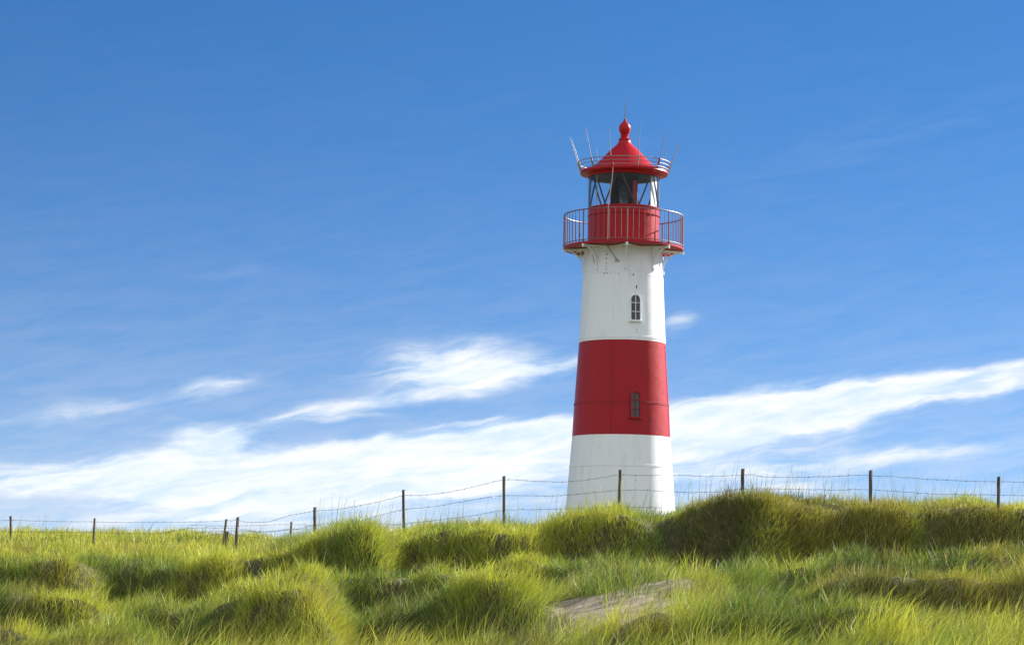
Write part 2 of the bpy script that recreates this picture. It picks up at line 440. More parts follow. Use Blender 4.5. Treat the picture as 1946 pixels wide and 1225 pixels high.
def grass_object(name, parts, label):
    vo = lo = 0; VV, FF, SS, CC = [], [], [], []
    for V, f, s, c in parts:
        VV.append(V); FF.append(f + vo); SS.append(s + lo); CC.append(c)
        vo += len(V); lo += len(f)
    me = bpy.data.meshes.new(name)
    V, f, s, c = np.concatenate(VV), np.concatenate(FF), np.concatenate(SS), np.concatenate(CC)
    me.vertices.add(len(V)); me.vertices.foreach_set('co', V.astype(np.float32).ravel())
    me.loops.add(len(f)); me.loops.foreach_set('vertex_index', f.astype(np.int32))
    me.polygons.add(len(s)); me.polygons.foreach_set('loop_start', s.astype(np.int32))
    me.update(calc_edges=True)
    a = me.attributes.new('tint', 'FLOAT_COLOR', 'POINT')
    a.data.foreach_set('color', np.concatenate([c, np.ones((len(c), 1))], 1).astype(np.float32).ravel())
    me.materials.append(M['grass'])
    o = bpy.data.objects.new(name, me); C.objects.link(o)
    return tag(o, label, 'grass', kind='stuff')

PAL = np.array([[0.062, 0.115, 0.045],     # blue green
                [0.220, 0.325, 0.066],     # fresh green
                [0.490, 0.525, 0.082],     # yellow green
                [0.240, 0.185, 0.070]])    # straw
def tints(x, y, n, ripe=0.0):
    a = fbm(x * 0.75 + 11, y * 0.55 + 5, 4); b = fbm(x * 0.8 + 40, y * 0.6, 2)
    t = np.clip((a - 0.18) / 0.44, 0, 1) * 2 + ripe + rng.normal(0, 0.28, n)
    t = np.clip(t, 0, 2)
    lo = np.floor(t).astype(int).clip(0, 1); fr = (t - lo)[:, None]
    c = PAL[lo] * (1 - fr) + PAL[lo + 1] * fr
    br = np.clip((b - 0.58) * 3.5, 0, 0.5) + (rng.random(n) < 0.10) * 0.75
    br = np.clip(br, 0, 0.9)[:, None]
    c = c * (1 - br) + PAL[3] * br
    dead = (rng.random(n) < 0.06)[:, None]
    c = np.where(dead, np.array([[0.46, 0.40, 0.22]]), c)
    return c * rng.uniform(0.75, 1.2, (n, 1))

def scatter(y0, y1, dens, s0=-0.235, s1=0.235):
    area = (y1 ** 2 - y0 ** 2) / 2 * (s1 - s0)
    n = int(area * dens)
    y = np.sqrt(rng.uniform(y0 ** 2, y1 ** 2, n)); x = rng.uniform(s0, s1, n) * y
    return x, y

def clumped(y0, y1, clump_d, per, spread, lmean, width, windk=0.55, keep_sand=0.0, s0=-0.235, s1=0.235, thmul=1.0, ripe=0.0):
    # jittered grid: no bare gaps between tussocks
    g = clump_d ** -0.5
    ax_, ay_ = np.meshgrid(np.arange(min(s0 * y1, s0 * y0), s1 * y1 if s1 > 0 else s1 * y0, g), np.arange(y0, y1, g))
    cx, cy = (ax_ + rng.uniform(0, g, ax_.shape)).ravel(), (ay_ + rng.uniform(0, g, ax_.shape)).ravel()
    k_ = (cx > s0 * cy) & (cx < s1 * cy); cx, cy = cx[k_], cy[k_]
    px = bearing(cx, cy)
    sm = sand_mask(px, cy, cx)
    keep = rng.random(len(cx)) > sm * 0.99
    cx, cy = cx[keep], cy[keep]
    nz = normals(cx, cy)[:, 2]
    mo = np.clip(1 / np.maximum(nz, 0.2) ** 1.8, 1, 10)
    more = np.floor(mo + rng.random(len(mo))).astype(int)
    cx = np.repeat(cx, more); cy = np.repeat(cy, more)
    cx = cx + rng.normal(0, 0.10, len(cx)); cy = cy + rng.normal(0, 0.10, len(cy))
    nc = len(cx)
    cl = lmean * (0.72 + 0.6 * fbm(cx * 0.7 + 2, cy * 0.7 + 8, 2)) * rng.uniform(0.75, 1.2, nc)
    cl = cl * (0.55 + 0.62 * sstep(0.3, 0.72, fbm(cx * 1.9 + 70, cy * 1.9 + 3, 2)))
    cl = np.where(rng.random(nc) < 0.05, cl * 1.3, cl)
    caz = rng.uniform(0, 2 * np.pi, nc)
    cnt = rng.poisson(per, nc)
    idx = np.repeat(np.arange(nc), cnt); n = len(idx)
    bx = cx[idx] + rng.normal(0, spread, n); by = cy[idx] + rng.normal(0, spread, n)
    nr = normals(bx, by)
    bd = nr * 0.5 + np.array([0, 0, 0.5]); bd /= np.linalg.norm(bd, axis=1, keepdims=True)
    L_ = cl[idx] * rng.uniform(0.55, 1.15, n)
    th = np.abs(rng.normal(0, 0.34, n)) * thmul
    az = np.where(rng.random(n) < 0.6, caz[idx] + rng.normal(0, 0.5, n), rng.uniform(0, 2 * np.pi, n))
    cu = rng.uniform(0.2, 1.1, n)
    wv = fbm(bx * 0.25 + 50, by * 0.25, 2)
    wk = windk * (0.5 + wv) * rng.uniform(0.75, 1.25, n)
    wind = np.stack([wk, -0.25 * wk, -0.15 * wk], -1)
    W = width * rng.choice([0.55, 0.85, 1.1, 1.7], n, p=[0.25, 0.4, 0.25, 0.1])
    tone = rng.uniform(0.75, 1.2, nc)
    return make_blades(bx, by, bd, L_, W, th, az, cu, wind, tints(bx, by, n, ripe) * tone[idx][:, None], nr)

def tall(y0, y1, dens, lmean, width):
    x, y = scatter(y0, y1, dens); n = len(x)
    L_ = lmean * rng.uniform(0.6, 1.2, n)
    bd = np.tile(np.array([0, 0, 1.0]), (n, 1))
    wk = 0.35 * rng.uniform(0.2, 1.3, n)
    return make_blades(x, y, bd, L_, np.full(n, width), np.abs(rng.normal(0, 0.12, n)), rng.uniform(0, 6.28, n), rng.uniform(0, 0.5, n),
                       np.stack([wk, 0 * wk, 0 * wk], -1), tints(x, y, n) * 0.8)

Q = 1.0
parts = [clumped(14, 22, 34 * Q, 50, 0.07, 0.43, 0.0042, windk=1.05, ripe=0.25),
         clumped(22, 30, 30 * Q, 42, 0.075, 0.40, 0.0050, windk=0.9, ripe=0.25),
         clumped(30, 38, 27 * Q, 36, 0.085, 0.34, 0.0064, windk=0.7, ripe=0.1),
         clumped(38, 46, 25 * Q, 31, 0.09, 0.32, 0.0078, windk=0.55),
         clumped(46, 55, 24 * Q, 29, 0.09, 0.31, 0.0090, windk=0.4, ripe=0.25),
         tall(47, 53, 9, 0.85, 0.006)]
grass_object('marram_grass', parts, 'thick wind-combed marram grass covering the dune ridges in front of the fence')
parts = [clumped(55, 66, 16, 13, 0.16, 0.34, 0.013, windk=0.3, s1=0.0, ripe=0.7), clumped(66, 84, 13, 11, 0.18, 0.32, 0.016, windk=0.3, s1=-0.02, ripe=0.7),
         clumped(53, 63, 16, 14, 0.12, 0.30, 0.011, windk=0.4, s0=-0.02, ripe=0.3), clumped(63, 84, 3, 20, 0.2, 0.32, 0.016, windk=0.3, s0=-0.02)]
grass_object('meadow_grass', parts, 'short yellow-green grass of the flat field behind the fence')

# ------------------------------------------------------------------ lighthouse
TD = 76.0
AX = lambda py: 1187 + (py - 230) * (1179 - 1187) / (980 - 230)
base = at(AX(980), 980, TD)
TX = float(at(AX(600), 600, TD)[0])
TZ0 = float(terrain(np.array([TX]), np.array([TD]))[0]) - 0.05
def tz(py): return float(at(AX(py), py, TD)[2]) - TZ0      # height above the foot
def tr(rpx, py):
    p = at(AX(py), py, TD) - np.array([0, 0, EYE])
    depth = float(-(CM3.T @ p)[2]); return rpx * depth / F
lh = empty('lighthouse', (TX, TD, TZ0), 'red and white banded round lighthouse with gallery and lantern rising behind the dune', 'lighthouse')
def pt(phi, r, z): return Vector((r * math.sin(phi), -r * math.cos(phi), z))

# shaft: base, white, red, white
lev = [(1075, 110.5), (888, 97.5), (831, 93.2), (770, 90), (653, 82.2), (590, 79.2), (527, 76.4)]
prof = [(tr(r, y), tz(y)) for y, r in lev]
prof[0] = (prof[0][0], -0.3)
r_hi = tr(74.6, 527); z_hi = tz(527)
z_top = tz(476)
prof2 = prof + [(r_hi, z_hi + 0.02), (tr(72.6, 480), z_top)]
mids = [0, 0, 1, 1, 0, 0, 0, 0]
shaft = MB().lathe(prof2, 160, mids=mids).build('shaft', [M['white'], M['red']], lh, angle=30)
def r_at(z):
    a = np.array(prof2); return float(np.interp(z, a[:, 1], a[:, 0]))

def seam(py, mat, rivet_mat, n=110, rr=0.017, miss=0.0):
    z = tz(py); mb = MB()
    h = 0.035
    mb.lathe([(r_at(z - h), z - h), (r_at(z - h) + 0.006, z - h + 0.004), (r_at(z + h) + 0.006, z + h - 0.004), (r_at(z + h), z + h)], 120)
    o = mb.build('seam_band', mat, lh)
    rv = MB()
    for row in (-0.02, 0.02):
        for i in range(n):
            if random.random() < miss: continue
            a = 2 * math.pi * (i + (0.5 if row > 0 else 0)) / n
            p = pt(a, r_at(z + row) + 0.004, z + row); nn = pt(a, 1, 0); tt = Vector((nn.y, -nn.x, 0)); up = Vector((0, 0, 1))
            ring = [p + (tt * math.cos(q) + up * math.sin(q)) * rr for q in [k * math.pi / 3 for k in range(6)]]
            rv.add(ring + [p + nn * rr * 0.8], [(k, (k + 1) % 6, 6) for k in range(6)])
    rv.build('rivet_row', rivet_mat, o)['kind'] = 'stuff'
    return o
seam(523, M['white'], M['white'])
seam(647, M['white'], M['white'])
seam(770, M['red'], M['seam'])
seam(888, M['white'], M['white'])

def upright_seam(phi, y0, y1, mat, w=0.03):
    mb = MB(); z0, z1 = tz(y1), tz(y0); n = 14
    pts = []
    for i in range(n + 1):
        z = z0 + (z1 - z0) * i / n; pts.append(pt(phi, r_at(z) + 0.003, z))
    t = pt(phi + math.pi / 2, 1, 0)
    mb.bar(pts, t, w, 0.012)
    for i in range(int((z1 - z0) / 0.11)):
        z = z0 + 0.05 + i * 0.11
        p = pt(phi + 0.006, r_at(z) + 0.009, z); nn = pt(phi, 1, 0)
        mb.add([p + t * 0.012, p + Vector((0, 0, 0.012)), p - t * 0.012, p - Vector((0, 0, 0.012)), p + nn * 0.01], [(0, 1, 4), (1, 2, 4), (2, 3, 4), (3, 0, 4)])
    return mb.build('plate_seam', mat, lh, smooth=False)
upright_seam(R(-15), 658, 827, M['red'])
upright_seam(R(-15), 835, 980, M['white'])
upright_seam(R(13), 835, 980, M['white'])
upright_seam(R(-15), 530, 642, M['white'])
upright_seam(R(75), 530, 642, M['white']); upright_seam(R(75), 835, 980, M['white']); upright_seam(R(75), 658, 827, M['red'])

# rusty bolts below the gallery
for (x, y, s) in [(1149.5, 481, 1.3), (1151, 486, 2), (1150.5, 493, 1.6), (1150, 503, 1.5), (1149.5, 509, 1.2), (1150, 514, 1.6), (1146, 522, 1.7), (1151, 522, 1.7),
                  (1200, 524, 2.0), (1195, 523.5, 1.2), (1206, 546, 2.2), (1205.5, 549, 1.5), (1206, 630, 1.2), (1205, 634, 1.0), (1160, 811, 2.0), (1158, 822, 1.0),
                  (1162, 680, 1.4), (1160, 745, 1.4), (1204, 613, 1.8), (1187, 510, 1.5), (1224, 523, 1.1), (1232, 524.5, 1.2), (1240, 525, 1.0), (1204, 905, 1.4), (1204, 913, 1.2), (1172, 522, 1.0), (1165, 522.5, .9), (1158, 522, 1.0)]:
    z = tz(y + (0.10 if y < 600 else 0.06) * 70 * 0.97)
    r = r_at(z); off = tr(x - AX(y), y)
    phi = math.asin(max(-1, min(1, off / r))); p = pt(phi, r + 0.004, z); nn = pt(phi, 1, 0); t = pt(phi + math.pi / 2, 1, 0); u = Vector((0, 0, 1)); q = tr(s, y)
    n = 7; mb = MB()
    ring = [p + (t * math.cos(k * 2 * math.pi / n) * random.uniform(0.7, 1.1) + u * math.sin(k * 2 * math.pi / n) * random.uniform(0.8, 1.5)) * q * 0.75 for k in range(n)]
    mb.add(ring + [p + nn * 0.012], [(k, (k + 1) % n, n) for k in range(n)])
    mb.build('rusty_bolt', M['rust'], lh, smooth=False)

# arched windows
def window(x, y0, y1, frame_mat, label):
    yc = (y0 + y1) / 2
    zc = tz(yc + 0.075 * 85); r = r_at(zc); phi = math.asin(tr(x - AX(yc), yc) / r)
    h = tz(y0) - tz(y1); w = tr(19.5, yc)
    slope = (r_at(zc - 0.5) - r_at(zc + 0.5))
    n_ = (pt(phi, 1, 0) + Vector((0, 0, slope))).normalized(); t_ = pt(phi + math.pi / 2, 1, 0); u_ = t_.cross(n_); u_ = u_ if u_.z > 0 else -u_
    o_ = pt(phi, r, zc)
    def W(a, b, c): return o_ + t_ * a + u_ * b + n_ * c
    def arch(hw, hb, ht, c, n=10):
        pts = [W(-hw, -hb, c), W(hw, -hb, c)]
        for i in range(n + 1):
            an = math.pi * i / n; pts.append(W(hw * math.cos(an), ht - hw + hw * math.sin(an), c))
        return pts
    fr = MB()
    hw, hh = w / 2, h / 2
    o1, o0, i1, i0 = arch(hw, hh, hh, 0.05), arch(hw, hh, hh, -0.02), arch(hw - 0.017, hh - 0.017, hh - 0.017, 0.05), arch(hw - 0.017, hh - 0.017, hh - 0.017, 0.0)
    k = len(o1)
    fr.add(o1 + o0 + i1 + i0, [f for i in range(k) for f in ((i, (i + 1) % k, k + (i + 1) % k, k + i), (i, 2 * k + i, 2 * k + (i + 1) % k, (i + 1) % k), (2 * k + i, 3 * k + i, 3 * k + (i + 1) % k, 2 * k + (i + 1) % k))])
    root = fr.build('window', frame_mat, lh, smooth=False); root['label'] = label
    pn = MB(); a = arch(hw - 0.020, hh - 0.020, hh - 0.020, 0.014); pn.add(a, [tuple(range(len(a)))]); pn.build('pane', M['pane'], root, smooth=False)
    mu = MB()
    mu.bar([W(0, -hh + 0.02, 0.034), W(0, hh - 0.02, 0.034)], t_, 0.018, 0.03)
    for b in (-hh * 0.32, hh * 0.36):
        mu.bar([W(-hw + 0.02, b, 0.031), W(hw - 0.02, b, 0.031)], u_, 0.016, 0.03)
    mu.build('glazing_bar', frame_mat, root, smooth=False)
    sl = MB(); sl.bar([W(-hw - 0.05, -hh - 0.02, 0.045), W(hw + 0.05, -hh - 0.02, 0.045)], u_, 0.025, 0.07); sl.build('sill', frame_mat, root, smooth=False)
window(1203.5, 562, 611, M['white'], 'small arched window with white frame in the upper white band')
window(1203, 744, 793, M['red'], 'small arched window with red frame in the red band')

# gallery platform
zp = tz(472); zb = tz(475.5); RP = tr(114, 474)
MB().lathe([(tr(66, 470), zp), (RP - 0.03, zp), (RP - 0.02, zp + 0.012), (RP, zp + 0.012), (RP, zb), (RP - 0.03, zb - 0.005), (RP - 0.05, zb + 0.03), (tr(72, 480) - 0.02, zb + 0.0)], 128).build('gallery_floor', M['red'], lh, angle=25)
A0 = R(1.0)
for k in range(8):
    a = A0 + k * math.pi / 4
    t = pt(a + math.pi / 2, 1, 0)
    mb = MB()
    rs_ = r_at(zb - 0.3); rin = rs_ + 0.01; rout = RP - 0.02
    H = 0.60; pts = []
    for i in range(15):
        q = i / 14 * math.pi / 2
        pts.append(pt(a, rout - (rout - rin - 0.02) * math.sin(q), zb - 0.03 - H * (1 - math.cos(q))))
    mb.bar(pts, t, 0.05, 0.045)                                                   # curved rib
    mb.bar([pt(a, r_at(zb - 0.02) - 0.01, zb - 0.026), pt(a, rout + 0.035, zb - 0.026)], t, 0.055, 0.04)   # top strap
    mb.bar([pt(a, r_at(zb - 0.64) + 0.012, zb - 0.64), pt(a, r_at(zb - 0.06) + 0.012, zb - 0.06)], t, 0.075, 0.03)  # wall plate
    mb.tube([pt(a, rout + 0.01, zb - 0.09), pt(a, rout + 0.01, zb - 0.0)], 0.032, 8)  # end boss
    mb.tube([pt(a, r_at(zb - 0.66) + 0.02, zb - 0.70), pt(a, r_at(zb - 0.62) + 0.02, zb - 0.61)], 0.045, 8)
    rc = rin + 0.17
    mb.tube([pt(a, rc + 0.075 * math.cos(q), zb - 0.14 + 0.075 * math.sin(q)) for q in [i * math.pi / 8 for i in range(16)]], 0.016, 6, closed=True)   # ring ornament
    mb.tube([pt(a, rin + 0.085 + 0.045 * math.cos(q), zb - 0.28 + 0.045 * math.sin(q)) for q in [i * math.pi / 8 for i in range(16)]], 0.012, 6, closed=True)
    # flaring flange under the floor
    top, bot = [], []
    n = 8
    vs = []
    for i in range(n + 1):
        f = i / n; rr_ = rs_ - 0.02 + (rout - rs_) * f
        wd = (0.34 * (1 - f) ** 1.6 + 0.02)
        for sgn in (-1, 1):
            for zz in (zb - 0.004, zb - 0.016):
                an = a + sgn * wd / rr_ * 1.0
                vs.append(pt(an, rr_, zz))
    fs = []
    for i in range(n):
        b0, b1 = i * 4, i * 4 + 4
        fs += [(b0 + 0, b0 + 2, b1 + 2, b1 + 0), (b0 + 1, b1 + 1, b1 + 3, b0 + 3), (b0, b1, b1 + 1, b0 + 1), (b0 + 2, b0 + 3, b1 + 3, b1 + 2)]
    mb.add(vs, fs)
    mb.build('bracket', M['white'], lh, smooth=False)

# gallery railing
rl = tr(113, 412); zt = tz(411.5)
mb = MB()
N_ = 96
mb.tube([pt(2 * math.pi * i / N_, rl, zt) for i in range(N_)], 0.018, 8, closed=True)
mb.tube([pt(2 * math.pi * i / N_, rl, zp + 0.06) for i in range(N_)], 0.014, 6, closed=True)
railing = mb.build('railing', M['rail'], lh)
for k in range(8):
    a = A0 + k * math.pi / 4
    b = MB(); b.tube([pt(a, rl, zp - 0.01), pt(a, rl, zt)], 0.019, 8); b.tube([pt(a, rl, zp + 0.02), pt(a, rl, zp + 0.07)], 0.03, 8)
    b.build('railing_post', M['rail'], railing)
for i in range(64):
    if i % 8 == 0: continue
    a = A0 + 2 * math.pi * i / 64
    b = MB(); b.tube([pt(a, rl, zp + 0.06), pt(a, rl, zt)], 0.0085, 5); b.build('baluster', M['rail'], railing)

# lantern room
zd = tz(398); rd = tr(67, 400)
zr = tz(412)
MB().lathe([(tr(69.5, 470), zp + 0.002), (tr(69.5, 470), zp + 0.05), (tr(68, 460), zp + 0.07), (tr(67, 420), zr - 0.03), (tr(69, 412), zr - 0.015), (tr(69, 412), zr + 0.02), (rd, zr + 0.03), (rd, zd - 0.02),
            (rd + 0.02, zd - 0.015), (rd + 0.02, zd + 0.01), (rd - 0.06, zd + 0.012)], 128).build('lantern_wall', M['red'], lh, angle=25)
MB().lathe([(0.001, zd - 0.15), (rd - 0.055, zd - 0.15), (rd - 0.055, zd + 0.0)], 64).build('lantern_floor', M['navy'], lh)
ze = tz(338.5)
rg = tr(66.6, 370)
MB().lathe([(rg, zd + 0.005), (rg, ze + 0.02)], 128).build('lantern_glazing', M['glass'], lh)
for k in range(6):
    for s in (-1, 1):
        a_top = R(-10 + 60 * k) + s * R(3.0); a_bot = R(-10 + 60 * k) + s * R(27.0)
        pts = []
        for i in range(13):
            f = i / 12; pts.append(pt(a_bot + (a_top - a_bot) * f, rg - 0.02, zd + 0.0 + (ze - zd + 0.02) * f))
        MB().tube(pts, 0.025, 6).build('glazing_bar', M['iron'], lh)
for a in (R(-88), R(88), R(-52), R(128), R(170)):
    MB().tube([pt(a, rg + 0.008, zd), pt(a, rg + 0.008, ze + 0.02)], 0.012, 5).build('glazing_bead', M['aerial'], lh)

# what stands inside the lantern
core = MB().lathe([(0.40, zd - 0.14), (0.40, ze - 0.0)], 40, R(70), R(290)).build('lamp_screen', M['navy'], lh)
lp = [(0.02, zd - 0.14), (0.22, zd - 0.13), (0.22, zd + 0.06), (0.17, zd + 0.08)]
nr_ = 12; z0, z1 = zd + 0.10, zd + 0.72
for i in range(nr_):
    f = i / nr_; rr_ = 0.185 * math.cos((f * 2 - 0.75) * 0.95)
    z_ = z0 + (z1 - z0) * f
    lp += [(rr_ * 0.9, z_), (rr_ * 1.04, z_ + 0.018), (rr_ * 1.0, z_ + 0.045)]
lp += [(0.02, z1 + 0.02)]
MB().lathe(lp, 40).build('lens', M['lens'], lh, angle=20)
MB().lathe([(0.62, zd - 0.14), (0.62, ze - 0.15)], 10, R(22), R(36)).build('red_panel', M['red'], lh)
MB().lathe([(rg - 0.07, zd - 0.05), (rg - 0.07, ze)], 14, R(52), R(100)).build('white_blind', M['curtain'], lh)
for sa in (R(100), R(-100)):
    pass

# roof
def P(r, y): return (tr(r, y), tz(y))
roof_prof = [(0.02, ze), P(66, 338.5), P(69, 339), P(70.5, 336.5), P(70.5, 335), P(76, 334), P(82.5, 333), P(84, 331), P(83, 327), P(79, 325.5), P(74, 326.5), P(64, 324), P(61, 320), P(54.5, 314), P(48, 308), P(38.8, 298.5), P(28, 287), P(20, 280), P(14.5, 275), P(11.6, 270.6), P(10.8, 268), P(10.6, 266.8)]
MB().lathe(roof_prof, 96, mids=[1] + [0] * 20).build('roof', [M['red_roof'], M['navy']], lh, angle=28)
MB().lathe([P(9, 267.2), P(11.6, 266.6), P(11.8, 264.6), P(8.6, 263.2), P(7.4, 261), P(8.2, 259.3), P(8.2, 258), P(6.8, 256.6), P(8.6, 254), P(10.6, 249.5), P(11.4, 245), P(10.8, 240.5), P(8.6, 236.5), P(5.2, 233), P(2.6, 230), P(1.6, 228.5), P(2.4, 227.6), P(1.6, 226), P(0.3, 225.5)], 40).build('finial', M['red_roof'], lh, angle=40)
MB().tube([(0, 0, tz(227)), (0, 0, tz(210)), (0.01, 0, tz(190))], 0.022, 6, r2=0.008).build('lightning_rod', M['aerial'], lh)

# rings round the eaves
rr1 = tr(85, 318)
mb = MB()
for y_, q in ((311.5, 0.014), (318, 0.011), (324.5, 0.011)):
    mb.tube([pt(2 * math.pi * i / 72, rr1 + tr((324.5 - y_) * 0.25, 318), tz(y_)) for i in range(72)], q, 6, closed=True)
eave = mb.build('eave_rail', M['aerial'], lh)
ANT = [(-90, 0.32, 0.78), (-79, 0.36, 0.66), (-47, 0.30, 0.85), (-19, 0.22, 0.80), (15, 0.12, 0.95), (46, 0.30, 0.86), (88, 0.42, 0.80), (101, 0.48, 0.72), (122, 0.30, 0.62), (165, 0.3, 0.7), (-150, 0.3, 0.7)]
for a_, lean, ln in ANT:
    a = R(a_)
    p0 = pt(a, tr(82, 326), tz(327)); p1 = pt(a, rr1 + 0.05, tz(310))
    MB().tube([p0, p0 * 0.4 + p1 * 0.6 + pt(a, 0.02, 0), p1], 0.026, 6).build('eave_post', M['red_roof'] if a_ in (46, -19) else M['aerial'], eave)
    p2 = p1 + (pt(a, 1, 0) * math.sin(lean) + Vector((0, 0, math.cos(lean)))) * ln
    MB().tube([p1 - Vector((0, 0, 0.05)), p1 * 0.5 + p2 * 0.5, p2], 0.012, 5, r2=0.006).build('antenna', M['aerial'], lh)

# lightning conductor down the front of the lantern
a = R(-17)
MB().tube([pt(a, tr(80, 326), tz(322)), pt(a, tr(83.5, 330), tz(332)), pt(a, tr(88, 345), tz(352)), pt(a, rl - 0.08, tz(396)), pt(a, rl + 0.02, tz(411)), pt(a, rl + 0.03, zp + 0.02)], 0.014, 6).build('lightning_conductor', M['conductor'], lh)
# stay rods below the gallery
mb = MB(); p0, p1 = pt(R(-24), RP * 0.75, zb - 0.01), pt(R(-11), r_at(zb - 0.45) + 0.03, zb - 0.46)
mb.tube([p0, p1], 0.014, 6); mb.tube([p1 + Vector((0.07 * math.cos(q), 0, 0.035 * math.sin(q))) for q in [i * math.pi / 6 for i in range(12)]], 0.008, 5, closed=True)
mb.build('stay_rod', M['aerial'], lh)
mb = MB(); p0, p1 = pt(R(-52), RP * 0.7, zb - 0.01), pt(R(-48), r_at(zb - 0.45) + 0.03, zb - 0.5)
mb.tube([p0, p1], 0.014, 6); mb.build('stay_rod', M['aerial'], lh)

# ------------------------------------------------------------------ barbed wire fences
def fence(name, posts, wires, label, wd=0.066):
    """posts: (bearing top, mark top, bearing foot, distance, width factor); wires: lists of (bearing, mark, distance)"""
    x0, y0 = [float(v) for v in at(posts[0][2], 1000, posts[0][3])[:2]]
    g0 = float(terrain(np.array([x0]), np.array([y0]))[0])
    root = empty(name, (x0, y0, g0), label, 'fence')
    O = Vector((x0, y0, g0))
    for (xt, yt, xb, D, wf) in posts:
        top = Vector(at(xt, yt, D)); foot = Vector(at(xb, yt + 90, D))
        gz = float(terrain(np.array([foot.x]), np.array([foot.y]))[0]) - 0.35
        d = (foot - top) / (foot.z - top.z) if foot.z != top.z else Vector((0, 0, 1))
        foot = top + d * (gz - top.z)
        mb = MB(); w = wd * wf; n = 7
        vs, fs = [], []
        tw = random.uniform(-0.3, 0.3)
        K = 8
        for i in range(K):
            p = foot + (top - foot) * (i / (K - 1)) + Vector((random.uniform(-1, 1), random.uniform(-1, 1), 0)) * 0.0025
            if i == K - 1: pass
            for k in range(n):
                an = tw + 2 * math.pi * k / n
                r_ = w / 2 * (1.0 + 0.10 * math.sin(3 * an + i)) * (0.97 if i == K - 1 else 1)
                vs.append(p - O + Vector((r_ * math.cos(an), r_ * math.sin(an), 0.006 * math.cos(an) if i == K - 1 else 0)))
        for i in range(K - 1):
            for k in range(n):
                l = (k + 1) % n; fs.append((i * n + k, i * n + l, i * n + n + l, i * n + n + k))
        fs.append(tuple((K - 1) * n + k for k in range(n))); fs.append(tuple(reversed(range(n))))
        mb.add(vs, fs); po = mb.build('post', M['wood'], root, angle=50)
        if xt - xb > 8: po['label'] = 'thin post tilted to one side'
    for w in wires:
        pts = [Vector(at(*q)) - O for q in w]
        # smooth polyline with slight irregular waves
        dense = []
        P_ = [pts[0] * 2 - pts[1]] + pts + [pts[-1] * 2 - pts[-2]]
        for i in range(1, len(P_) - 2):
            a, b, c, d = P_[i - 1], P_[i], P_[i + 1], P_[i + 2]
            n = max(2, int((c - b).length / 0.09))
            for j in range(n):
                t = j / n
                q = 0.5 * ((2 * b) + (c - a) * t + (2 * a - 5 * b + 4 * c - d) * t * t + (3 * b - a - 3 * c + d) * t ** 3)
                dense.append(q + Vector((0, random.gauss(0, 0.003), random.gauss(0, 0.0035))))
        dense.append(pts[-1])
        mb = MB(); mb.tube(dense, 0.0035, 4)
        for i in range(1, len(dense) - 1):
            if i % 2: continue
            p = dense[i]
            for _ in range(2):
                dd = Vector((random.uniform(-0.3, 0.3), random.uniform(-1, 1), random.uniform(-1, 1))).normalized() * 0.022
                mb.tube([p - dd, p + dd], 0.0028, 3)
        mb.build('barbed_wire', M['wire'], root, smooth=False)
    return root

D9, D8, D7, D6, D4, D2, D1 = 50.6, 51.2, 52.2, 53.8, 56.5, 60.0, 60.6
fence('barbed_wire_fence',
      [(1898, 905, 1897, 50.4, 1.05), (1655, 893, 1654, 50.2, 1.05), (1411.5, 890, 1411, D9, 1.06), (1178.5, 892, 1177, D8, 1.0), (957.5, 904, 958, D7, 0.95), (766.5, 930, 768, D6, 0.95),
       (598, 963, 598.5, D4, 1.0), (452, 982, 446, D2, 1.05), (430, 986, 418, D1, 0.85), (180, 984, 176, 62, 0.9), (20, 980, 22, 63, 0.9)],
      [[(-60, 989, 63), (20, 988, 63), (100, 990, 62.5), (180, 991, 62), (270, 992, 61.3), (361, 991, 60.8), (400, 990.5, 60.7), (429, 988.5, D1 - .06), (440, 989, 60.3), (452, 986, D2 - .06), (462, 990.5, 59.7), (500, 991.5, 58.8), (520, 983 + 5, 58.3), (550, 979, 57.5), (598, 970.5, D4 - .06), (640, 967.5, 55.8), (690, 959, 55), (740, 948, 54.2),
        (766, 941, D6 - .06), (790, 941, 53.6), (830, 938, 53.3), (890, 927, 52.8), (957, 911.5, D7 - .06), (1000, 913, 52), (1060, 915.5, 51.7), (1110, 912, 51.5), (1150, 906, 51.3), (1178, 902, D8 - .06), (1230, 903, 51), (1300, 902.5, 50.8), (1350, 905, 50.7), (1411, 902, D9 - .06), (1430, 901.5, 50.5), (1445, 905, 50.5), (1500, 906.5, 50.4), (1585, 904.5, 50.3), (1655, 903, 50.14), (1780, 911, 50.2), (1898, 915, 50.34), (2000, 916, 50.3)],
       [(-60, 1010, 63), (20, 1010, 63), (180, 1011, 62), (300, 1013, 61.4), (361, 1003, 60.8), (429, 1003, D1 - .06), (452, 1004, D2 - .06), (500, 1010, 58.6), (560, 1005, 57.3), (598, 997, D4 - .06), (640, 993, 55.8), (680, 990, 55.2), (720, 979, 54.4), (766, 968, D6 - .06), (830, 961, 53.3), (900, 949, 52.7), (957, 941, D7 - .06), (1020, 942, 52), (1080, 940, 51.6), (1130, 935, 51.4), (1178, 931, D8 - .06), (1230, 931, 51), (1300, 935, 50.8), (1360, 934, 50.7), (1411, 929, D9 - .06), (1480, 928.5, 50.4), (1585, 930.5, 50.3), (1655, 930, 50.14), (1780, 938, 50.2), (1898, 940, 50.34), (2000, 942, 50.3)],
       [(361, 1024, 60.8), (418, 1014, D1 - .06), (449, 1016, D2 - .06), (525, 1025, 58), (598, 1013, D4 - .06), (680, 1006, 55.2), (766, 995, D6 - .06), (830, 988, 53.3), (900, 979, 52.7), (957, 969, D7 - .06), (1020, 967.5, 52), (1080, 966, 51.6), (1178, 963, D8 - .06), (1290, 964, 50.8), (1411, 960, D9 - .06), (1585, 958, 50.3), (1655, 958, 50.14), (1898, 966, 50.34), (2000, 968, 50.3)]],
      'weathered wooden post fence with three barbed wires running along the dune crest')
